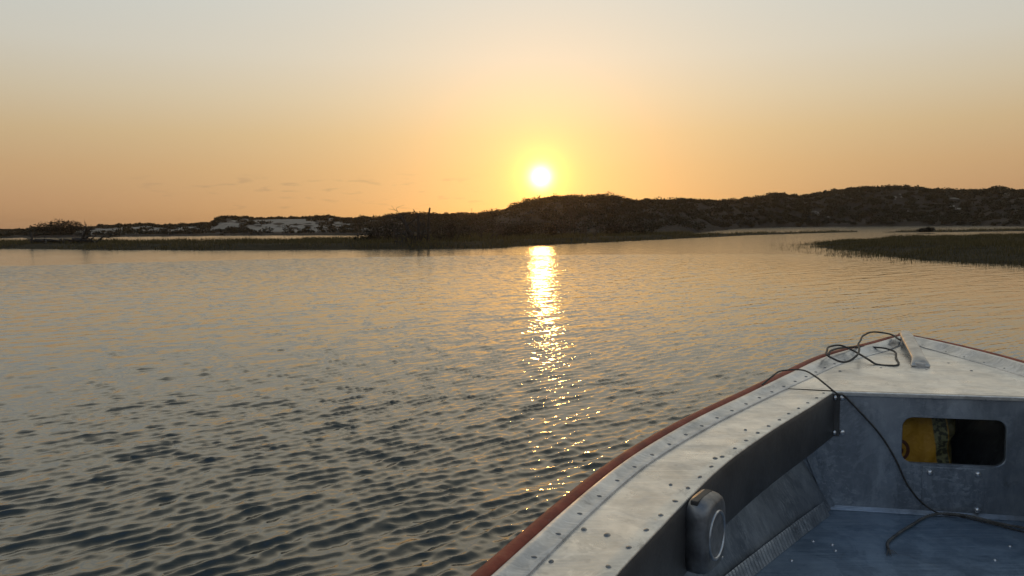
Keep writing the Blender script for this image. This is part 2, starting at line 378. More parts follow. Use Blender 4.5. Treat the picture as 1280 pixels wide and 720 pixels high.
# low marsh banks that stand just clear of the water, each with its grass
def inside(px, py, poly):
    c = np.zeros(len(px), bool); n = len(poly); j = n - 1
    for i in range(n):
        xi, yi = poly[i]; xj, yj = poly[j]
        c ^= ((yi > py) != (yj > py)) & (px < (xj - xi) * (py - yi) / (yj - yi + 1e-12) + xi); j = i
    return c
def edge_dist(px, py, poly):
    d = np.full(len(px), 1e9)
    for (x0, y0), (x1, y1) in zip(poly, poly[1:] + poly[:1]):
        ex, ey = x1 - x0, y1 - y0; t = np.clip(((px - x0) * ex + (py - y0) * ey) / (ex * ex + ey * ey), 0, 1)
        d = np.minimum(d, np.hypot(px - x0 - t * ex, py - y0 - t * ey))
    return d
def bank(name, poly, top, label, dens, hgt, wid, seed, fade=1.0, wade=0.0):
    rng = np.random.default_rng(seed); P = [(float(a), float(b)) for a, b in poly]
    xs = [p[0] for p in P]; ys = [p[1] for p in P]
    nx = min(220, int((max(xs) - min(xs)) / .45) + 8); ny = min(200, int((max(ys) - min(ys)) / .45) + 8)
    X, Y = np.meshgrid(np.linspace(min(xs) - 1, max(xs) + 1, nx), np.linspace(min(ys) - 1, max(ys) + 1, ny))
    x, y = X.ravel(), Y.ravel()
    def ground(x, y):
        d = edge_dist(x, y, P) * np.where(inside(x, y, P), 1, -1) + (fbm(x / 2.2, y / 2.2, seed, 3) - .5) * 2.0
        return np.clip(d * (.14 if not wade else .085) - wade, -.5, top) + .05 * (fbm(x, y, seed + 4, 3) - .5) * (d > .3)
    z = ground(x, y)
    i = np.arange(ny - 1)[:, None] * nx + np.arange(nx - 1)[None, :]
    f = np.stack([i, i + 1, i + nx + 1, i + nx], -1).reshape(-1, 4); f = f[z[f].max(1) > -.35]
    tag(np_obj(name, np.stack([x, y, z], 1), f, M_MUD, None, True), kind='structure')
    area = (max(xs) - min(xs)) * (max(ys) - min(ys)); n = int(area * dens)
    gx = rng.uniform(min(xs) - 1, max(xs) + 1, n); gy = rng.uniform(min(ys) - 1, max(ys) + 1, n); gz = ground(gx, gy)
    clump = fbm(gx / 1.3, gy / 1.3, seed + 9, 3)
    keep = (gz > -.22 * (wade > 0) - .01) & (rng.random(n) < np.clip((clump - .25) * 2.2, .1, 1) * np.clip((gz + .24) * 5, .08, 1) ** fade)
    gx, gy, gz, clump = gx[keep], gy[keep], gz[keep], clump[keep]; n = len(gx)
    h = hgt * (.35 + 1.3 * clump) * rng.uniform(.5, 1.25, n) * np.where(rng.random(n) < .03, 1.6, 1); w = wid * rng.uniform(.6, 1.3, n)
    a = rng.random(n) * 6.283; lean = h * rng.uniform(.05, .5, n); b = rng.random(n) * 6.283
    bx, by = np.cos(a) * w / 2, np.sin(a) * w / 2
    base = np.stack([gx, gy, np.maximum(gz - .03, -.12)], 1); mid = base + np.stack([np.cos(b) * lean * .35, np.sin(b) * lean * .35, h * .6], 1); tip = base + np.stack([np.cos(b) * lean, np.sin(b) * lean, h], 1)
    off = np.stack([bx, by, 0 * bx], 1)
    v = np.stack([base - off, base + off, mid + off * .8, tip, mid - off * .8], 1).reshape(-1, 3)
    k = np.arange(n)[:, None] * 5
    fq = np.concatenate([k + np.array([[0, 1, 2, 4]]), k + np.array([[4, 2, 3, 3]])])
    me_v = v; tris = np.concatenate([k + np.array([[0, 1, 2]]), k + np.array([[0, 2, 4]]), k + np.array([[4, 2, 3]])])
    tone = np.repeat(np.clip(clump + rng.normal(0, .18, n), 0, 1), 5)
    o = np_obj(name.replace('_ground', '_grass'), me_v, tris, M_GRASS, None, False, {'tone': tone})
    tag(o, label, 'grass', kind='stuff')
    return ground
near_ground = bank('marsh_ground', [(-75, 62), (-33, 49.5), (-24, 44.5), (-14.4, 40.5), (-8, 39.3), (-1.6, 39), (0.6, 42), (3, 46.8), (6, 50), (10.2, 55), (15, 62), (18, 70), (14, 78), (8, 80), (-4, 84), (-9, 76), (-11, 64), (-17, 57), (-26, 59), (-36, 62), (-75, 80)],
     .27, 'olive marsh grass on the long low bank across the water', 60, .22, .03, 101)
islet_ground = bank('islet_ground', [(16.0, 41), (14.2, 35.5), (12.9, 30.5), (12.0, 26.5), (11.9, 23.2), (12.4, 20.8), (13.5, 18.7), (16, 17.2), (24, 16.4), (34, 20), (42, 34), (44, 52), (36, 52), (27, 49), (20, 45.5), (16.5, 43)],
     .30, 'olive marsh grass rising from the water on the right islet', 210, .15, .014, 102, 1.6, .06)
bank('spit_ground', [(38, 79), (46, 77), (60, 80), (75, 84), (84, 94), (80, 100), (64, 92), (50, 86), (42, 83)], .08, 'dark marsh grass on the far spit behind the right islet', 16, .20, .05, 103)
bank('point_ground', [(13, 62), (17, 64), (24, 73), (31, 79), (38, 84), (39, 86), (36, 87), (27, 82), (18, 76), (13, 72)], .08, 'dark marsh grass on the narrow point running right from the long bank', 16, .20, .05, 104)

# ---------------------------------------------------------------- sea haze in front of the low sun
def build_haze(top=16.0, half=1650.0, density=.00027):
    me = bpy.data.meshes.new('haze'); bm = bmesh.new(); bmesh.ops.create_cube(bm, size=1)
    for v in bm.verts: v.co = (v.co.x * 2 * half, v.co.y * 2 * half, -1.7 if v.co.z < 0 else top)
    bm.to_mesh(me); bm.free(); m = bpy.data.materials.new('evening_haze'); m.use_nodes = True; t = m.node_tree; t.nodes.clear()
    v = N(t, 'ShaderNodeVolumePrincipled'); v.inputs['Color'].default_value = (.95, .82, .66, 1); v.inputs['Density'].default_value = density; v.inputs['Anisotropy'].default_value = .905
    o = N(t, 'ShaderNodeOutputMaterial'); t.links.new(v.outputs[0], o.inputs['Volume']); me.materials.append(m)
    tag(link(bpy.data.objects.new('haze', me)), kind='stuff')
build_haze()

# ---------------------------------------------------------------- dead trees and shrubs
def tube_np(pts, rads, sides=6):
    pts = np.asarray(pts, float); n = len(pts); v = []; up = np.array([.13, .21, .97])
    for i in range(n):
        d = pts[min(i + 1, n - 1)] - pts[max(i - 1, 0)]; d /= np.linalg.norm(d) + 1e-12
        u = np.cross(d, up)
        if np.linalg.norm(u) < .2: u = np.cross(d, [1, 0, 0])
        u /= np.linalg.norm(u); w = np.cross(d, u)
        for k in range(sides):
            a = 2 * math.pi * k / sides; v.append(pts[i] + rads[i] * (math.cos(a) * u + math.sin(a) * w))
    f = []
    for i in range(n - 1):
        for k in range(sides):
            a, b = i * sides + k, i * sides + (k + 1) % sides; f.append((a, b, b + sides, a + sides))
    if sides == 6:
        for s in (0, (n - 1) * sides): f += [(s, s + 1, s + 2, s + 3), (s, s + 3, s + 4, s + 5)]
    return np.array(v), np.array(f)
def grow(P, rng, p, d, length, rad, depth, crook=.35, up=.1, kids=(2, 4), shrink=.62):
    pts = [np.array(p, float)]; d = np.array(d, float); d /= np.linalg.norm(d); n = 6
    for i in range(n):
        d = d + rng.normal(0, crook, 3) * .55 + np.array([0, 0, up]); d /= np.linalg.norm(d)
        pts.append(pts[-1] + d * length / n)
    rads = [rad * (1 - .65 * i / n) for i in range(n + 1)]
    P.add(*tube_np(pts, rads))
    if depth > 0:
        for _ in range(rng.integers(kids[0], kids[1] + 1)):
            i = rng.integers(2, n + 1); dd = d + rng.normal(0, .75, 3); dd[2] += up
            grow(P, rng, pts[i], dd, length * shrink * rng.uniform(.7, 1.2), rads[i] * .72, depth - 1, crook, up, kids, shrink)
def at_px(col, r):
    a = float(col_az(col)); return r * math.sin(a), r * math.cos(a)
def land_z(x, y): return max(.12, float(dune_z(np.array(x), np.array(y))) if math.hypot(x, y) > 66 else .14)

def dead_tree(name, col, r, label, trunks, mat, seed, group=None, cat='dead tree', thick=1.5):
    """trunks: list of (dx, dz, direction, length, radius, depth, crook, up, kids)"""
    x, y = at_px(col, r); z = land_z(x, y) - .08; root = empty(name, (x, y, z)); rng = np.random.default_rng(seed)
    tag(root, label, cat, group or {'dead tree': 'dead trees on the far bank', 'fallen tree': 'fallen trees on the far bank', 'bare shrub': 'bare shrubs on the far bank'}.get(cat))
    for (dx, dz, d, L, rad, dep, crook, up, kids) in trunks:
        T = Pile(); B = Pile(); pts = [np.array([dx, 0, dz], float)]; dd = np.array(d, float); dd /= np.linalg.norm(dd); n = 8
        for i in range(n):
            dd = dd + rng.normal(0, crook * .4, 3) + np.array([0, 0, up * .5]); dd /= np.linalg.norm(dd); pts.append(pts[-1] + dd * L / n)
        rads = [rad * thick * (1 - .6 * i / n) for i in range(n + 1)]; T.add(*tube_np(pts, rads)); T.obj('trunk', mat, root)
        if dep > 0:
            for i in list(range(2, n + 1)):
                for _ in range(rng.integers(kids[0], kids[1] + 1)):
                    e = dd * .6 + rng.normal(0, .8, 3); e[2] += up
                    grow(B, rng, pts[i], e, L * rng.uniform(.3, .6), rads[i] * .65, dep - 1, crook, up, (1, 3))
            if B.n: B.obj('branches', mat, root)
    return root
# the bleached snag and the tangle beside it, in the middle of the bank
dead_tree('dead_tree', 535.5, 42.5, 'tall bare snag standing upright on the bank, tallest dead trunk in view', [(0, 0, (.0, 0, 1), 2.15, .075, 1, .10, .05, (0, 0)), (.05, 0, (-.3, .1, .8), .9, .05, 1, .5, .0, (0, 1))], M_BARK, 3)
dead_tree('dead_tree', 521, 42, 'tangled dead tree with crooked upright limbs just left of the tall snag', [(.05, 0, (-.40, 0, 1), 2.05, .075, 1, .14, .0, (0, 1)), (.15, 0, (-.06, 0, 1), 1.85, .07, 1, .16, .0, (0, 1)), (-.05, 0, (-.85, 0, .8), 1.5, .06, 2, .3, .0, (1, 2)), (.2, 0, (.25, 0, .9), 1.3, .05, 2, .3, .0, (1, 2)), (-.1, 0, (-1, 0, .25), 1.2, .06, 2, .35, .05, (1, 2))], M_BARK, 14, thick=2.0)
dead_tree('fallen_tree', 60, 60, 'weathered fallen tree with bare limbs lying in the grass at far left', [(-.75, .42, (1, 0, -.02), 1.9, .10, 2, .22, .02, (0, 1)), (-.9, 0, (.15, 0, 1), .95, .09, 2, .45, .0, (0, 1)), (.2, .1, (.5, 0, .8), .9, .06, 1, .5, -.2, (0, 1))], M_BARK, 5, cat='fallen tree')
dead_tree('fallen_tree', 104, 58, 'larger fallen tree with arching bare limbs, right of the first fallen tree', [(-.9, .2, (.45, 0, .9), 1.25, .10, 2, .5, -.05, (1, 1)), (-.2, .1, (.3, .2, 1), 1.5, .09, 2, .5, .0, (1, 1)), (.3, .25, (.9, 0, .35), 1.5, .07, 2, .55, -.1, (1, 1)), (-.6, .45, (1, 0, .1), 1.7, .09, 1, .25, .0, (0, 1))], M_BARK, 6, cat='fallen tree')
dead_tree('bare_shrub', 603, 50, 'wide bare shrub with forked twigs on the bank left of the sun glint', [(-.3, 0, (-.6, 0, .8), 1.3, .035, 2, .4, .15, (1, 2)), (.0, 0, (.1, 0, 1), 1.4, .04, 2, .35, .15, (1, 2)), (.4, 0, (.7, 0, .8), 1.4, .035, 2, .4, .15, (1, 2)), (.8, 0, (.6, 0, .9), 1.1, .03, 2, .4, .15, (1, 2))], M_TWIG, 7, cat='bare shrub')
dead_tree('bare_shrub', 712, 62, 'big spreading bare shrub on the slope right below the sun', [(0, 0, (-.55, 0, .9), 2.0, .045, 2, .25, .2, (1, 2)), (.1, 0, (.0, 0, 1), 2.1, .05, 2, .25, .2, (1, 2)), (-.3, 0, (-.9, 0, .7), 1.8, .04, 2, .25, .2, (1, 2)), (.3, 0, (.55, 0, .9), 2.0, .045, 2, .25, .2, (1, 2)), (.5, 0, (.9, 0, .6), 1.6, .04, 2, .25, .2, (1, 2))], M_TWIG, 8, cat='bare shrub')
dead_tree('bare_shrub', 737, 56, 'small low bare shrub at the foot of the slope beside the big one', [(0, 0, (-.4, 0, .9), .8, .03, 2, .35, .1, (1, 2)), (.2, 0, (.5, 0, .8), .9, .03, 2, .35, .1, (1, 2)), (-.2, 0, (-.8, 0, .6), .7, .025, 1, .35, .1, (1, 2))], M_TWIG, 9, cat='bare shrub')
dead_tree('bare_pole', 591, 88, 'thin leafless stalk sticking up above the ridge left of the sun', [(0, 0, (.03, 0, 1), 2.6, .03, 1, .06, .05, (0, 0))], M_TWIG, 10, cat='dead stalk')

def shrub(col, r, rad, hgt, label, seed, n=260, group=None, wide=1.0):
    x, y = at_px(col, r); z = land_z(x, y) - .05; root = empty('shrub', (x, y, z)); rng = np.random.default_rng(seed)
    tag(root, label, 'shrub', group or 'shrubs on the far banks')
    P = Pile()
    for k in range(3):
        P.add(*leaf_cloud((k - 1) * rad * .5 * wide, rng.normal(0, rad * .2), 0, rad * rng.uniform(.65, .9), hgt * rng.uniform(.75, 1.05), int(n * max(1, rad * 1.1)), max(.03, .0009 * r), rng))
    P.obj('foliage', M_SHRUB, root)
    S = Pile()
    for k in range(5): grow(S, rng, (rng.normal(0, .01), 0, 0), (rng.normal(0, .5), rng.normal(0, .3), 1), hgt * .9, .03 + .01 * rad, 1, .3, .1)
    S.obj('stem', M_TWIG, root)
    return root
for i, (c, r, rad, h, lab) in enumerate([
    (74, 143, 3.6, 2.3, 'rounded dark shrub topping the low shore behind the fallen trees'),
    (462, 47, .62, .80, 'low dark shrub at the left end of the shrubby bank'),
    (477, 46, .70, 1.02, 'dense shrub on the bank, second from the left of the row'),
    (493, 46, .75, 1.20, 'bushy shrub on the bank left of the tangled dead tree'),
    (551, 45, .62, .92, 'low shrub on the bank just right of the tall snag'),
    (568, 46, .70, .95, 'spreading shrub between the tall snag and the wide bare shrub'),
    (632, 54, .80, .92, 'dark shrub on the bank right of the wide bare shrub'),
    (655, 58, .80, .95, 'dark shrub on the bank just left of the sun glint'),
    (690, 60, .85, .90, 'dark shrub on the bank just right of the sun glint'),
    (772, 66, 1.1, .95, 'dark shrub at the water end of the hill, right of the bare shrubs'),
    (800, 68, 1.0, .85, 'rightmost dark shrub on the long bank under the hill'),
    (1156, 84, .9, .42, 'small mounded shrub alone on the far spit'),
    ]): shrub(c, r, rad * (1.25 if r < 80 else 1), h * (1.2 if r < 80 else 1), lab, 200 + i)

# ---------------------------------------------------------------- the boat
BO = np.array([.55, .9, 0.0])
boat = empty('fishing_boat', BO)
tag(boat, 'worn aluminium fishing boat with a red rub rail, bow pointing to the sunset', 'boat')
def spline(pts, sub=8):
    """Catmull-Rom through pts, chord-length parameters so uneven spacing does not wiggle"""
    p = np.array(pts, float); q = np.vstack([2 * p[0] - p[1], p, 2 * p[-1] - p[-2]]); out = []
    for i in range(1, len(q) - 2):
        a, b, c, d = q[i - 1], q[i], q[i + 1], q[i + 2]
        t0 = 0; t1 = np.linalg.norm(b - a) ** .75 + 1e-6; t2 = t1 + np.linalg.norm(c - b) ** .75 + 1e-6; t3 = t2 + np.linalg.norm(d - c) ** .75 + 1e-6
        for k in range(sub):
            t = t1 + (t2 - t1) * k / sub
            A1 = a + (b - a) * (t - t0) / (t1 - t0); A2 = b + (c - b) * (t - t1) / (t2 - t1); A3 = c + (d - c) * (t - t2) / (t3 - t2)
            B1 = A1 + (A2 - A1) * (t - t0) / (t2 - t0); B2 = A2 + (A3 - A2) * (t - t1) / (t3 - t1)
            out.append(B1 + (B2 - B1) * (t - t1) / (t2 - t1))
    out.append(p[-1]); return np.array(out)
def normals2(c):
    t = np.gradient(c[:, :2], axis=0); t /= np.linalg.norm(t, axis=1)[:, None]
    return np.stack([t[:, 1], -t[:, 0]], 1)
def resample(c, step):
    s = np.concatenate([[0], np.cumsum(np.linalg.norm(np.diff(c, axis=0), axis=1))]); n = max(2, int(round(s[-1] / step)) + 1)
    u = np.linspace(0, s[-1], n); return np.stack([np.interp(u, s, c[:, k]) for k in range(c.shape[1])], 1)
def loft(name, rows, mat, parent, smooth=True, closed=False, caps=False):
    """rows: list of (n,3) curves laid side by side"""
    A = np.stack(rows, 1); n, m = A.shape[:2]; mm = m if closed else m - 1
    i = np.arange(n - 1)[:, None] * m; k = np.arange(mm)[None, :]; k2 = (k + 1) % m
    f = np.stack([i + k, i + k2, i + m + k2, i + m + k], -1).reshape(-1, 4)
    v = A.reshape(-1, 3) - BO
    if caps and closed:
        me = bpy.data.meshes.new(name); me.from_pydata(v.tolist(), [], [list(map(int, q)) for q in f] + [list(range(m))[::-1], [(n - 1) * m + q for q in range(m)]]); me.materials.append(mat)
        if smooth: me.polygons.foreach_set('use_smooth', [True] * len(me.polygons))
        return link(bpy.data.objects.new(name, me), parent)
    return np_obj(name, v, f, mat, parent, smooth)
def poly_obj(name, verts, faces, mat, parent, bevel=0, smooth=False, off=True):
    me = bpy.data.meshes.new(name); bm = bmesh.new()
    vs = [bm.verts.new(tuple(np.array(v, float) - (BO if off else 0))) for v in verts]
    for f in faces: bm.faces.new([vs[i] for i in f])
    bmesh.ops.recalc_face_normals(bm, faces=bm.faces)
    if bevel: bmesh.ops.bevel(bm, geom=[e for e in bm.edges if len(e.link_faces) == 2 and e.calc_face_angle() > .5], offset=bevel, segments=2, affect='EDGES', profile=.6)
    bm.to_mesh(me); bm.free(); me.materials.append(mat)
    if smooth: me.polygons.foreach_set('use_smooth', [True] * len(me.polygons))
    return link(bpy.data.objects.new(name, me), parent)
def xy3(c, z): c = np.asarray(c, float); return np.column_stack([c[:, :2], np.full(len(c), z) if np.isscalar(z) else z])

DZ = .70                                               # deck height above the water
PR = [(-.95, -1.3), (-.80, -.83), (-.66, -.40), (-.53, -.05), (-.36, .40), (-.215, .73), (-.066, 1.02), (.001, 1.156), (.064, 1.284), (.211, 1.555), (.397, 1.833), (.688, 2.204), (.884, 2.447), (1.11, 2.715), (1.39, 2.955), (1.57, 3.112), (1.641, 3.17)]
PRz = [.715] * 11 + [.716, .719, .723, .727, .73, .73]
SR = [(.95, -1.55), (1.10, -.95), (1.28, -.25), (1.42, .35), (1.54, .95), (1.64, 1.6), (1.695, 2.15), (1.715, 2.52), (1.713, 2.733), (1.692, 2.945), (1.662, 3.10), (1.641, 3.17)]
SRz = [.715] * 5 + [.718, .724, .73, .73, .73, .73, .73]
pr = spline(np.column_stack([PR, PRz])); srr = spline(np.column_stack([SR, SRz]))
pn = normals2(pr); sn = -normals2(srr)
def inset(c, n, d, z): return np.column_stack([c[:, 0] + n[:, 0] * d, c[:, 1] + n[:, 1] * d, z if not np.isscalar(z) else np.full(len(c), z)])
def clamp_mid(c, side):
    """keep a port curve left of the stem line and a starboard curve right of it"""
    ax = np.array([1.641, 3.17]); ad = np.array([math.sin(R(17)), math.cos(R(17))]); an = np.array([ad[1], -ad[0]])
    d = (c[:, :2] - ax) @ an; bad = d > 0 if side > 0 else d < 0
    c = c.copy(); c[bad, :2] -= np.outer(d[bad], an); return c
def taper_tip(c, w): return w * (1 - .0 * c[:, 0])
# rub rail: a rounded red section on the gunwale
def rail(c, n, side):
    rows = []
    for k in range(12):
        a = 2 * math.pi * k / 12; wx, wz = .0165 * math.cos(a), .0165 * math.sin(a)
        wx = math.copysign(abs(wx) ** .85 * .0165 ** .15, wx)
        rows.append(np.column_stack([c[:, 0] + n[:, 0] * (.0115 + wx), c[:, 1] + n[:, 1] * (.0115 + wx), c[:, 2] - .016 + wz]))
    return loft('rub_rail', rows, M_RAIL, boat, True, True, True)
rail(pr, pn, 1); rail(srr, sn, -1)
# gunwale extrusion: sloping strip between the rail and the deck, with a small step at its inner edge
pw = np.interp(np.arange(len(pr)), np.linspace(0, len(pr) - 1, len(PR)), [.065] * 10 + [.071, .077, .085, .09, .085, .06, .02])
sw = np.interp(np.arange(len(srr)), np.linspace(0, len(srr) - 1, len(SR)), [.064] * 5 + [.072, .082, .088, .09, .08, .05, .02])
def strip(c, n, w, side):
    w3 = w[:, None]
    def row(f, z, extra=0): return clamp_mid(np.column_stack([c[:, :2] + n * (.026 + (w3 - .026) * f + extra), z]), side)
    zt = c[:, 2]
    rows = [row(-.25, zt - .026), row(.0, zt - .004), row(.10, zt - .001), row(.34, zt - .003), row(.52, DZ + (zt - DZ) * .50), row(.80, np.full(len(c), DZ + .0055)), row(.97, np.full(len(c), DZ + .005)), row(1.0, np.full(len(c), DZ + .003)), row(1.0, np.full(len(c), DZ - .006))]
    return loft('gunwale_strip', rows, M_STRIP, boat, True)
p_strip = strip(pr, pn, pw, 1); s_strip = strip(srr, sn, sw, -1)
p_in = clamp_mid(np.column_stack([pr[:, :2] + pn * pw[:, None], np.full(len(pr), DZ)]), 1)
s_in = clamp_mid(np.column_stack([srr[:, :2] + sn * sw[:, None], np.full(len(srr), DZ)]), -1)
# deck edges on the inside
PD = [(-.76, -1.36), (-.61, -.89), (-.47, -.46), (-.34, -.11), (-.17, .33), (-.02, .70), (.143, 1.047), (.205, 1.157), (.297, 1.316), (.435, 1.543), (.53, 1.678), (.68, 1.875), (.784, 2.004), (.943, 2.207)]
SD = [(.76, -1.48), (.90, -.88), (1.08, -.20), (1.22, .38), (1.33, .95), (1.42, 1.55), (1.50, 2.10)]
pd = spline(np.column_stack([PD, [DZ] * len(PD)])); sd = spline(np.column_stack([SD, [DZ] * len(SD)]))
SEAM_P, SEAM_S = np.array([.823, 2.243]), np.array([1.62, 2.085])
def side_deck(inner, outer, cut):
    o = outer[:cut]; n = 90
    A = resample(o, .01); B = resample(inner, .01)
    A = A[np.linspace(0, len(A) - 1, n).astype(int)]; B = B[np.linspace(0, len(B) - 1, n).astype(int)]
    rows = [A + (B - A) * f for f in (0.0, .25, .5, .75, .975)]
    lip = B.copy(); lip[:, 2] -= .004; low = B.copy(); low[:, 2] -= .012
    return loft('side_deck', rows + [lip, low], M_DECK, boat, True)
pcut = int(np.argmin(np.linalg.norm(p_in[:, :2] - SEAM_P, axis=1))) + 1; scut = int(np.argmin(np.linalg.norm(s_in[:, :2] - SEAM_S, axis=1))) + 1
p_deck = side_deck(pd, p_in, pcut); s_deck = side_deck(sd, s_in, scut)
# foredeck: one plate from the bulkhead to the stem
BA = np.array([.943, 2.213]); BD = np.array([math.cos(R(-11.5)), math.sin(R(-11.5))]); BN = np.array([-BD[1], BD[0]])
fp = p_in[pcut - 1:, :2] + np.array([.002, .004]); fs = s_in[scut - 1:, :2] + np.array([-.002, .004])
m = 40
fp = resample(fp, .01); fs = resample(fs, .01); fp = fp[np.linspace(0, len(fp) - 1, m).astype(int)]; fs = fs[np.linspace(0, len(fs) - 1, m).astype(int)]
front = BA + .004 * BN; rows = []
base_l = [fp[0], front - .0 * BD, front + .557 * BD, fs[0]]
K = 24
def base_pt(f):
    seg = np.array([0, .15, .85, 1.0]); return np.array([np.interp(f, seg, [q[0] for q in base_l]), np.interp(f, seg, [q[1] for q in base_l])])
fr = [0, .15] + list(np.linspace(.15, .85, K)[1:-1]) + [.85, 1.0]
for f in fr:
    b0 = base_pt(f); st = fp[0] + (fs[0] - fp[0]) * f; col_ = fp + (fs - fp) * f
    fall = np.clip(1 - np.linspace(0, 1, m) * 3.0, 0, 1)[:, None]
    c = col_ + (b0 - st) * fall
    z = DZ + .0015 + .003 * math.sin(math.pi * f) * np.sin(np.linspace(0, 1, m) * math.pi)
    rows.append(np.column_stack([c, z]))
foredeck = loft('foredeck', rows, M_DECK, boat, True)
# the folded lip of the foredeck over the bulkhead
lp = [BA + BN * .004 + BD * s for s in (0, .557)]
poly_obj('deck_lip', [(*lp[0], DZ + .0012), (*lp[1], DZ + .0012), (*(lp[1] - BN * .010), DZ + .0012), (*(lp[0] - BN * .010), DZ + .0012),
                      (*lp[0], DZ - .012), (*lp[1], DZ - .012), (*(lp[1] - BN * .010), DZ - .012), (*(lp[0] - BN * .010), DZ - .012)],
         [(0, 1, 2, 3), (4, 5, 6, 7), (0, 1, 5, 4), (2, 3, 7, 6), (0, 3, 7, 4), (1, 2, 6, 5)], M_DECK, boat, .003)
# coaming: dark band that hangs under the inner edge of the side deck
FLOOR = .345
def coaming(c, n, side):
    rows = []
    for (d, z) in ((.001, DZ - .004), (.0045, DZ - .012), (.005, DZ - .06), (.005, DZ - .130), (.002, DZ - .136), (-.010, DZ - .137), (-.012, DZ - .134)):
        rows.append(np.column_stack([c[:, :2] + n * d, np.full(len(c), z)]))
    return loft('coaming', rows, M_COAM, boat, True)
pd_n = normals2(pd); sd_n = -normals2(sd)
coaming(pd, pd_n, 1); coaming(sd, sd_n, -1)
# hull skin
insP = np.interp(np.arange(len(pr)), np.linspace(0, len(pr) - 1, len(PR)), [.06] * 8 + [.065, .07, .088, .175, .21, .22, .20, .13, .10])
insS = np.interp(np.arange(len(srr)), np.linspace(0, len(srr) - 1, len(SR)), [.06] * 4 + [.065, .09, .16, .19, .20, .16, .12, .10])
AXd = np.array([math.sin(R(17)), math.cos(R(17))])
def hull(c, n, ins, side, extra, z, rake):
    s = np.concatenate([[0], np.cumsum(np.linalg.norm(np.diff(c, axis=0), axis=1))]); s = s / s[-1]
    q = np.column_stack([c[:, :2] + n * (ins[:, None] + extra) - AXd * (rake * sstep((s - .55) / .45))[:, None], np.full(len(c), z)])
    return clamp_mid(q, side)
PF = [(-.89, -1.32), (-.74, -.85), (-.60, -.42), (-.465, -.08), (-.295, .37), (-.135, .70), (.015, .99), (.13, 1.21), (.20, 1.325), (.28, 1.455), (.49, 1.70), (.91, 2.164), (1.10, 2.36), (1.33, 2.58), (1.48, 2.82), (1.53, 2.92), (1.55, 2.96)]
pF = clamp_mid(spline(np.column_stack([PF, [FLOOR] * len(PF)])), 1); sF = hull(srr, sn, insS, -1, .004, FLOOR, .12)
pT = np.column_stack([pr[:, :2] + pn * .012, np.full(len(pr), DZ - .012)]); sT = np.column_stack([srr[:, :2] + sn * .012, np.full(len(srr), DZ - .012)])
pT[-1, :2] = sT[-1, :2] = (1.637, 3.158)
def keel(c): q = c.copy(); ax = np.array([1.641, 3.17]); t = (q[:, :2] - ax) @ AXd; q[:, :2] = ax + np.outer(t - .35 * sstep((t + 1.6) / 1.6) * 1.6, AXd); q[:, 2] = -.2; return q
hp = [pT, pF, hull(pr, pn, insP, 1, .07, .06, .34), hull(pr, pn, insP, 1, .17, -.12, .60)]; hp.append(keel(hp[-1]))
hs = [sT, sF, hull(srr, sn, insS, -1, .07, .06, .34), hull(srr, sn, insS, -1, .17, -.12, .60)]; hs.append(keel(hs[-1]))
loft('hull_side', hp, M_HULL, boat, True); loft('hull_side', hs, M_HULL, boat, True)
tr = [r[0] for r in hp[:4]] + [hp[4][0]] + [r[0] for r in hs[:4]][::-1]
poly_obj('transom', tr, [tuple(range(len(tr)))], M_HULL, boat)
# floor plate
fl_p = resample(np.column_stack([pF[:, :2], np.full(len(pF), FLOOR)]), .02); fl_s = resample(np.column_stack([sF[:, :2], np.full(len(sF), FLOOR)]), .02)
nn = 70; fl_p = fl_p[np.linspace(0, len(fl_p) - 1, nn).astype(int)]; fl_s = fl_s[np.linspace(0, len(fl_s) - 1, nn).astype(int)]
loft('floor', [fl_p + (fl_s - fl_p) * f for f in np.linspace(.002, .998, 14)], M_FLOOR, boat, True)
# welded corner strip, knurled, along the foot of the hull side
wc = resample(pF[(pF[:, 1] > .8) & (pF[:, 1] < 2.185)], .004)
wn = normals2(wc); ridge = np.where((np.arange(len(wc)) // 2) % 2 == 0, .0022, 0)
rowsw = []
for d, z, k in ((-.0045, .037, .2), (-.002, .033, 1), (.004, .020, 1), (.010, .008, 1), (.0155, .001, .2)):
    rowsw.append(np.column_stack([wc[:, :2] + wn * (d + ridge[:, None] * k * .6), FLOOR + z + ridge * k * .8]))
loft('weld_strip', rowsw, M_HULL, boat, False)
# bulkhead with its hatch hole
def bpt(s, z, out=0.0): q = BA + BD * s - BN * out; return (q[0], q[1], z)
HOLE = (.194, .472, .494, .631, .030)
hl = []
x0, x1, z0, z1, rr_ = HOLE
for cx, cz, a0 in ((x1 - rr_, z1 - rr_, 0), (x0 + rr_, z1 - rr_, 90), (x0 + rr_, z0 + rr_, 180), (x1 - rr_, z0 + rr_, 270)):
    for k in range(9): a = R(a0 + k * 90 / 8); hl.append((cx + rr_ * math.cos(a), cz + rr_ * math.sin(a)))
outl = [(-.016, FLOOR), (-.088, .50), (-.165, .688), (.735, .688), (.66, .50), (.625, FLOOR)]
hc = np.array([(x0 + x1) / 2, (z0 + z1) / 2])
def cast(d):
    best = 1e9
    for (ax, az), (bx, bz) in zip(outl, outl[1:] + outl[:1]):
        e = np.array([bx - ax, bz - az]); w = np.array([ax, az]) - hc; den = d[0] * e[1] - d[1] * e[0]
        if abs(den) < 1e-9: continue
        t = (w[0] * e[1] - w[1] * e[0]) / den; u = (w[0] * d[1] - w[1] * d[0]) / den
        if t > 0 and -1e-6 <= u <= 1 + 1e-6: best = min(best, t)
    return hc + d * best
angs = sorted(set([math.atan2(q[1] - hc[1], q[0] - hc[0]) for q in hl] + [math.atan2(q[1] - hc[1], q[0] - hc[0]) for q in outl]))
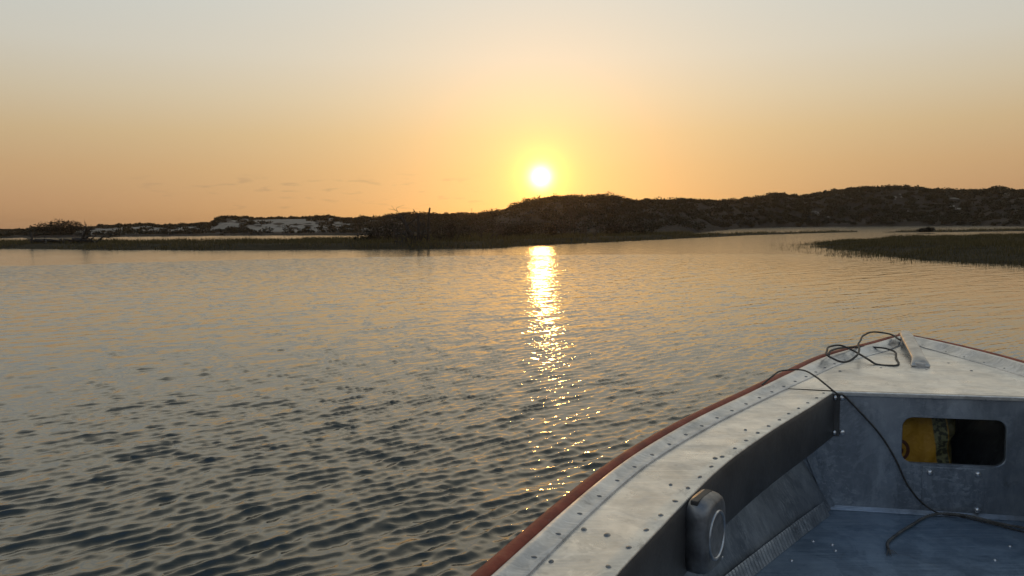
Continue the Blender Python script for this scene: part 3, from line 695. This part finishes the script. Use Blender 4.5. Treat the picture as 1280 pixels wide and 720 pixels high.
def hole_cast(a):
    d = np.array([math.cos(a), math.sin(a)]); best = None; L_ = 1e9
    for p, q in zip(hl, hl[1:] + hl[:1]):
        e = np.array(q) - np.array(p); w = np.array(p) - hc; den = d[0] * e[1] - d[1] * e[0]
        if abs(den) < 1e-12: continue
        t = (w[0] * e[1] - w[1] * e[0]) / den; u = (w[0] * d[1] - w[1] * d[0]) / den
        if t > 0 and -1e-6 <= u <= 1 + 1e-6 and t < L_: L_ = t
    return hc + d * L_
vin = [hole_cast(a) for a in angs]; vout = [cast(np.array([math.cos(a), math.sin(a)])) for a in angs]; nA = len(angs)
V = [bpt(*q) for q in vout] + [bpt(*q) for q in vin] + [bpt(*(hc + (q - hc) * .985), -.002) for q in vin] + [bpt(*(hc + (q - hc) * .985), -.012) for q in vin]
Fc = []
for k in range(nA):
    k2 = (k + 1) % nA
    for L_ in range(3): Fc.append((L_ * nA + k, L_ * nA + k2, (L_ + 1) * nA + k2, (L_ + 1) * nA + k))
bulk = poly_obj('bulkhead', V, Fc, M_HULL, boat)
def panel_box(name, s0, s1, z0, z1, out, mat, parent=boat, bevel=.0015, back=-.001):
    c = [(s0, z0), (s1, z0), (s1, z1), (s0, z1)]
    v = [bpt(a, b, back) for a, b in c] + [bpt(a, b, out) for a, b in c]
    return poly_obj(name, v, [(0, 1, 2, 3), (4, 5, 6, 7), (0, 1, 5, 4), (1, 2, 6, 5), (2, 3, 7, 6), (3, 0, 4, 7)], mat, parent, bevel)
panel_box('patch_plate', .252, .418, .352, .487, .0022, M_HULL)
v = [bpt(-.010, FLOOR, .006), bpt(.624, FLOOR, .006), bpt(.624, FLOOR + .011, .0015), bpt(-.008, FLOOR + .011, .0015), bpt(-.010, FLOOR + .001, .016), bpt(.624, FLOOR + .001, .016)]
poly_obj('seam_angle', v, [(0, 1, 2, 3), (0, 4, 5, 1), (3, 2, 5, 4)], M_STRIP, boat)
# joint strip where hull and bulkhead meet
def bar3(name, p, q, w, h, mat, parent, up=(0, 0, 1), bevel=.0015):
    p, q = Vector(p), Vector(q); d = (q - p).normalized(); u = d.cross(Vector(up)).normalized(); n_ = u.cross(d)
    vs = [a + u * sx * w / 2 + n_ * sz * h / 2 for a in (p, q) for sx, sz in ((-1, -1), (1, -1), (1, 1), (-1, 1))]
    return poly_obj(name, [tuple(x) for x in vs], [(0, 1, 2, 3), (4, 5, 6, 7), (0, 1, 5, 4), (1, 2, 6, 5), (2, 3, 7, 6), (3, 0, 4, 7)], mat, parent, bevel)
bar3('joint_strip', bpt(-.084, .565, .004), bpt(.004, FLOOR + .006, .004), .024, .007, M_HULL, boat, up=(BN[0], BN[1], 0), bevel=.002)
# bracket and bolts that tie the coaming to the bulkhead
bar3('bracket', bpt(.013, .694, .004), bpt(.013, .566, .004), .018, .005, M_COAM, boat, up=(BN[0], BN[1], 0))
def dome_mesh(name, r, h, mat, seg=14):
    v = []; f = []
    prof = [(1, 0), (.97, .35), (.8, .72), (.45, .95)]
    for (a, b) in prof:
        for k in range(seg): t = 2 * math.pi * k / seg; v.append((r * a * math.cos(t), r * a * math.sin(t), h * b))
    v.append((0, 0, h))
    for i in range(len(prof) - 1):
        for k in range(seg): f.append((i * seg + k, i * seg + (k + 1) % seg, (i + 1) * seg + (k + 1) % seg, (i + 1) * seg + k))
    for k in range(seg): f.append(((len(prof) - 1) * seg + k, (len(prof) - 1) * seg + (k + 1) % seg, len(v) - 1))
    me = bpy.data.meshes.new(name); me.from_pydata(v, [], f); me.materials.append(mat); me.polygons.foreach_set('use_smooth', [True] * len(f)); return me
ME_BOLT = dome_mesh('bolt', .0075, .006, M_BOLT); ME_RIV = dome_mesh('rivet', .0047, .0026, M_RIVET)
def put(me, name, loc, normal, parent, scale=(1, 1, 1)):
    o = bpy.data.objects.new(name, me); o.location = Vector(np.array(loc, float) - BO); o.scale = scale
    o.rotation_euler = Vector(normal).to_track_quat('Z', 'Y').to_euler(); return link(o, parent)
NB = (-BN[0], -BN[1], 0)
for s, z, out in ((.028, .682, .001), (.030, .578, .001), (.272, .470, .0025), (.399, .472, .0025), (.401, .366, .0025)):
    put(ME_BOLT, 'bolt', bpt(s, z, out), NB, bulk, (1.15, 1.15, 1.2))
for z in (.684, .580):
    q = np.array(bpt(.0, z, .012)); nrm_ = (pd_n[-1][0], pd_n[-1][1], 0); put(ME_BOLT, 'bolt', (q[0] + nrm_[0] * .006, q[1] + nrm_[1] * .006, z), nrm_, boat, (.9, .9, 1))
# rivets
rv = random.Random(3)
def along(c, step, start=0):
    s = np.concatenate([[0], np.cumsum(np.linalg.norm(np.diff(c[:, :2], axis=0), axis=1))]); u = np.arange(start, s[-1], step)
    return np.stack([np.interp(u, s, c[:, 0]), np.interp(u, s, c[:, 1])], 1)
for q in along(inset(pd, pd_n, -.016, DZ), .0755, .03):
    if q[1] > .86 and q[1] < 2.19: put(ME_RIV, 'rivet', (q[0] + rv.uniform(-.002, .002), q[1] + rv.uniform(-.002, .002), DZ - .0003), (rv.uniform(-.12, .12), rv.uniform(-.12, .12), 1), p_deck, (rv.uniform(.85, 1.25), rv.uniform(.85, 1.2), rv.uniform(.7, 1.2)))
for q in along(np.column_stack([pr[:, :2] + pn * (pw - .014)[:, None], pr[:, 2]]), .094, .05):
    if .86 < q[1] < 2.78: put(ME_RIV, 'rivet', (q[0], q[1], DZ + .0048), (0, 0, 1), p_strip, (1.25, .9, 1.2))
for q in along(np.column_stack([srr[:, :2] + sn * (sw - .014)[:, None], srr[:, 2]]), .11, .05):
    if 2.0 < q[1] < 2.9: put(ME_RIV, 'rivet', (q[0], q[1], DZ + .0048), (0, 0, 1), s_strip)
for x, y, k in ((.114, 1.211, 1.3), (.149, 1.187, 1.4), (.054, 1.093, 1.0), (.429, 1.582, 1.5), (.56, 1.80, .9), (.30, 1.42, .8)):
    put(ME_RIV, 'rivet', (x, y, DZ - .0003), (rv.uniform(-.15, .15), rv.uniform(-.15, .15), 1), p_deck, (k, k * .8, 1.2))
for x, y in ((1.249, 2.546), (1.381, 2.505), (1.516, 2.48), (1.09, 2.50), (1.52, 2.62)):
    put(ME_RIV, 'rivet', (x, y, DZ + .0025), (0, 0, 1), foredeck, (1.1, 1.1, 1))
for x, y in ((.842, 1.952), (.835, 1.915), (1.30, 1.93), (1.21, 1.85), (.70, 1.86), (.80, 1.975)):
    put(ME_BOLT, 'screw', (x, y, FLOOR - .0003), (rv.uniform(-.1, .1), 0, 1), boat, (.62, .62, .6))
# bow handle: cast bar on two feet down the middle of the foredeck
H0, H1 = np.array([1.590, 3.055, .747]), np.array([1.383, 2.545, .722])
hd = (H1 - H0) / np.linalg.norm(H1 - H0); hu = np.array([hd[1], -hd[0], 0]); hu /= np.linalg.norm(hu)
rows = []
for t, wd, hh, dz in ((0, .030, .016, .0), (.03, .040, .022, .002), (.2, .046, .024, .003), (.6, .044, .022, .001), (.88, .042, .020, -.001), (.95, .052, .018, -.006), (.985, .060, .014, -.012), (1.0, .058, .010, -.014)):
    c = H0 + (H1 - H0) * t + [0, 0, dz]
    rows.append(np.array([c + hu * wd / 2 * math.copysign(abs(math.cos(a)) ** .6, math.cos(a)) + np.array([0, 0, 1]) * hh / 2 * math.copysign(abs(math.sin(a)) ** .75, math.sin(a)) for a in np.linspace(0, 2 * math.pi, 16, endpoint=False)]))
hd_o = loft('bow_handle', [np.array([r[k] for r in rows]) for k in range(16)], M_BAR, boat, True, True, False)
me = hd_o.data; bm = bmesh.new(); bm.from_mesh(me); bmesh.ops.holes_fill(bm, edges=[e for e in bm.edges if len(e.link_faces) == 1]); bm.to_mesh(me); bm.free()
for t, a in ((.06, .034), (.955, .050)):
    c = H0 + (H1 - H0) * t; bar3('foot', (c[0], c[1], DZ), (c[0], c[1], c[2] - .004), a, .034, M_BAR, hd_o, up=(hu[0], hu[1], 0), bevel=.004)
# bow eye: shackle-like ring by the handle
q, f = tube_np([(1.545 + .016 * math.cos(a), 2.965 + .004 * math.cos(a), .716 + .016 * math.sin(a)) for a in np.linspace(-.7, 3.9, 14)], [.0035] * 14)
np_obj('bow_eye', q - BO, f, M_BAR, boat, True)
# loudspeaker box hung on the coaming
SPC = np.array([.333, 1.370]); sd_ = np.array([.58, .815]); sd_ /= np.linalg.norm(sd_); sn_ = np.array([sd_[1], -sd_[0]])
def spt(a, z, o): q = SPC + sd_ * a + sn_ * o; return (q[0], q[1], z)
def outline(k=1.0, zc=.633, hw=.054, hh=.070):
    pts = [(math.copysign(abs(math.cos(t)) ** .50, math.cos(t)), math.copysign(abs(math.sin(t)) ** .46, math.sin(t))) for t in np.linspace(0, 2 * math.pi, 36, endpoint=False) + .04]
    return [(a * hw * k, zc + b * hh * k) for a, b in pts]
lay = [(1.0, .006), (1.0, .024), (.975, .033), (.925, .0395), (.85, .0435), (.78, .0445)]
V = [spt(a, z, o) for k, o in lay for a, z in outline(k)]; n12 = 36
Fc = [tuple(range(n12))] + [tuple((len(lay) - 1) * n12 + i for i in range(n12))]
for L_ in range(len(lay) - 1):
    for i in range(n12): Fc.append((L_ * n12 + i, L_ * n12 + (i + 1) % n12, (L_ + 1) * n12 + (i + 1) % n12, (L_ + 1) * n12 + i))
spk = poly_obj('speaker', V, Fc, M_SPK, boat, 0, True)
def ring(name, r0, r1, zc, o0, o1, mat, ax=1.0, az=1.0):
    rows = []
    prof = [(r1, o0), (r1, o1 - .001), ((r0 + r1) / 2, o1), (r0, o1 - .001), (r0, o0)]
    for r_, o in prof: rows.append(np.array([spt(r_ * ax * math.cos(t), zc + r_ * az * math.sin(t), o) for t in np.linspace(0, 2 * math.pi, 33)]))
    return loft(name, rows, mat, spk, True)
ring('trim_ring', .0375, .0425, .632, .043, .0475, M_BOLT if False else M_STRIP, .95, 1.08)
me_d = [spt(0, .632, .0452)] + [spt(.0378 * .95 * math.cos(t), .632 + .0378 * 1.08 * math.sin(t), .0445) for t in np.linspace(0, 2 * math.pi, 32, endpoint=False)]
poly_obj('cone_cover', me_d, [(0, 1 + k, 1 + (k + 1) % 32) for k in range(32)], M_SPK, spk, 0, True)
V = [spt(a, z, o) for a, z, o in ((-.043, .7035, .010), (.030, .7035, .010), (.030, .7035, .024), (-.043, .7035, .024), (-.043, .694, .010), (.030, .694, .010), (.030, .694, .024), (-.043, .694, .024))]
poly_obj('mounting_clip', V, [(0, 1, 2, 3), (4, 5, 6, 7), (0, 1, 5, 4), (1, 2, 6, 5), (2, 3, 7, 6), (3, 0, 4, 7)], M_RUBBER, spk, .002)
q = spt(.033, .577, .0425); put(ME_BOLT, 'screw', q, (sn_[0], sn_[1], 0), spk, (.45, .45, .4))

# ---------------------------------------------------------------- cords
def cord(name, pts, rad, mat, label, cat, sub=10):
    c = spline(pts, sub); r = [rad] * len(c); v, f = tube_np(c, r, 6); o = np_obj(name, v - c[0], f, mat, None, True); o.location = c[0]
    return tag(o, label, cat)
Z0 = DZ + .006
def lift(p): k = (EYE - p[2]) / (EYE - .72); return (p[0] * k, p[1] * k, p[2])
cord('cord', [lift(p) for p in [(1.565, 3.04, .735), (1.604, 3.218, .742), (1.577, 3.269, .744), (1.484, 3.18, .745), (1.40, 3.03, .744), (1.356, 2.951, .742), (1.29, 2.80, .742), (1.227, 2.685, .736), (1.163, 2.593, .724), (1.124, 2.58, .726), (1.128, 2.675, .74), (1.175, 2.81, .745), (1.225, 2.90, .746), (1.275, 2.916, .744), (1.27, 2.82, .732), (1.255, 2.717, .722), (1.235, 2.60, .714), (1.223, 2.529, Z0), (1.267, 2.497, Z0), (1.349, 2.645, Z0 + .002), (1.41, 2.795, Z0 + .006), (1.405, 2.85, Z0 + .010), (1.372, 2.871, Z0 + .012), (1.283, 2.877, .735), (1.21, 2.83, .745), (1.169, 2.774, .747), (1.14, 2.71, .742)]],
     .0036, M_CORD, 'loose black cord looped over the bow beside the metal handle', 'cord')
cord('cord', [(.735, 2.21, .722), (.777, 2.249, .738), (.835, 2.32, .742), (.885, 2.315, .745), (.897, 2.22, .742), (.905, 2.17, .730), (.935, 2.165, .705), bpt(.030, .69, .010), bpt(.079, .640, .008), bpt(.135, .575, .008), bpt(.176, .508, .008), bpt(.215, .426, .008), bpt(.255, .378, .010), bpt(.290, .357, .018), (1.285, 2.120, FLOOR + .006), (1.34, 2.070, FLOOR + .005), (1.40, 2.00, FLOOR + .005), (1.47, 1.93, FLOOR + .005)],
     0.0026, M_CORD, 'thin black cord running over the gunwale and down the bulkhead to the floor', 'cord')
rope_pts = [(.968, 1.905, FLOOR + .006), (.985, 1.945, FLOOR + .006), (1.037, 2.000, FLOOR + .006), (1.118, 2.070, FLOOR + .006), (1.19, 2.125, FLOOR + .007), (1.235, 2.135, FLOOR + .010), (1.30, 2.11, FLOOR + .012), (1.36, 2.065, FLOOR + .007), (1.43, 2.02, FLOOR + .007), (1.53, 1.965, FLOOR + .007), (1.56, 1.85, FLOOR + .007)]
def twisted_rope(name, pts, rad, mat, label, cat):
    c = resample(spline(pts, 12), .004); P = Pile(); s_ = np.arange(len(c)) * .004; n2 = normals2(c)
    for k in range(3):
        a = s_ / .028 * 2 * math.pi + k * 2 * math.pi / 3
        q = c.copy(); q[:, :2] += n2 * (np.cos(a) * rad * .55)[:, None]; q[:, 2] += np.sin(a) * rad * .55
        P.add(*tube_np(q, [rad * .62] * len(q)))
    r_ = np.random.default_rng(4)
    for k in range(9):                                  # frayed end
        d = np.array([-.35 + r_.normal(0, .5), -1 + r_.normal(0, .4), 0]); d /= np.linalg.norm(d); L_ = r_.uniform(.012, .035)
        P.add(*tube_np([c[0] + [0, 0, 0], c[0] + d * L_ * .5 + [0, 0, .003], c[0] + d * L_ + [0, 0, -.003]], [.0012, .0009, .0005]))
    o = P.obj(name, mat, None, True, c[0]); o.location = c[0]
    return tag(o, label, cat)
twisted_rope('rope', rope_pts, .0036, M_ROPE, 'frayed grey-brown rope lying on the boat floor against the bulkhead', 'rope')

# ---------------------------------------------------------------- yellow bag in the bow locker
def bag():
    c2 = BA + BD * .215 + BN * .20; o = empty('bag', (c2[0], c2[1], FLOOR)); o.rotation_euler = (0, 0, R(-11.5))
    tag(o, 'yellow printed sack with a dark round emblem stuffed inside the bow locker', 'bag')
    nu, nv = 90, 48; v = []
    for j in range(nv + 1):
        ph = -math.pi / 2 + math.pi * j / nv
        for i in range(nu):
            t = 2 * math.pi * i / nu
            e = lambda x, p: math.copysign(abs(x) ** p, x)
            v.append((.168 * e(math.cos(ph), .5) * e(math.cos(t), .55), .125 * e(math.cos(ph), .5) * e(math.sin(t), .6), .165 + .165 * e(math.sin(ph), .6)))
    v = np.array(v); d = v - [0, 0, .165]; d /= np.linalg.norm(d, axis=1)[:, None]
    cr = fbm(v[:, 0] * 16 + v[:, 1] * 9, v[:, 2] * 9 - v[:, 1] * 7, 77, 4) - .5
    v += d * (cr * .085)[:, None]; v[:, 2] = np.maximum(v[:, 2], .002)
    f = [(j * nu + i, j * nu + (i + 1) % nu, (j + 1) * nu + (i + 1) % nu, (j + 1) * nu + i) for j in range(nv) for i in range(nu)]
    m, t, p = new_mat('printed_yellow_sack'); co = obj_co(t)
    sp = N(t, 'ShaderNodeSeparateXYZ'); t.links.new(co, sp.inputs[0])
    yel = vramp(t, noise(t, co, 14, 4), [(.3, (.30, .15, .010)), (.7, (.46, .25, .02))])
    # slanting printed band with speckled lettering, then a dark end
    xs = math_node(t, 'ADD', sp.outputs[0], math_node(t, 'MULTIPLY', sp.outputs[2], .16))
    bandm = vramp(t, math_node(t, 'MULTIPLY', math_node(t, 'ADD', xs, .2), 2.5), [(.815, (0, 0, 0)), (.822, (1, 1, 1)), (.905, (1, 1, 1)), (.912, (0, 0, 0))])
    speck = vramp(t, noise(t, co, 95, 2, .4), [(.44, (.04, .042, .025)), (.56, (.15, .15, .075))])
    c = mix_col(t, bandm, yel, speck)
    endm = vramp(t, math_node(t, 'MULTIPLY', math_node(t, 'ADD', xs, .2), 2.5), [(.909, (0, 0, 0)), (.916, (1, 1, 1))])
    c = mix_col(t, endm, c, vramp(t, noise(t, co, 12, 3), [(.4, (.03, .028, .012)), (.6, (.10, .085, .03))]))
    dv = N(t, 'ShaderNodeVectorMath', operation='DISTANCE'); cmb = N(t, 'ShaderNodeCombineXYZ')
    t.links.new(sp.outputs[0], cmb.inputs[0]); t.links.new(sp.outputs[2], cmb.inputs[2]); t.links.new(cmb.outputs[0], dv.inputs[0]); dv.inputs[1].default_value = (-.012, 0, .165)
    ringm = vramp(t, math_node(t, 'MULTIPLY', dv.outputs['Value'], 10), [(.26, (0, 0, 0)), (.28, (1, 1, 1)), (.36, (1, 1, 1)), (.38, (0, 0, 0))])
    core = math_node(t, 'MULTIPLY', vramp(t, math_node(t, 'MULTIPLY', dv.outputs['Value'], 10), [(.18, (1, 1, 1)), (.2, (0, 0, 0))]), vramp(t, noise(t, co, 70, 1), [(.5, (0, 0, 0)), (.54, (1, 1, 1))]))
    c = mix_col(t, math_node(t, 'MAXIMUM', ringm, core), c, (.07, .022, .008))
    t.links.new(c, p.inputs['Base Color']); p.inputs['Roughness'].default_value = .6; bump(t, p, noise(t, co, 28, 5), .9, .010)
    np_obj('sack', v, f, m, o, True)
    tie = Pile(); tie.add(*tube_np([(.05 + .03 * math.cos(a), .02 * math.sin(a), .325 + .004 * math.sin(3 * a)) for a in np.linspace(0, 2 * math.pi, 20)], [.004] * 20)); tie.obj('tie', M_ROPE, o)
bag()
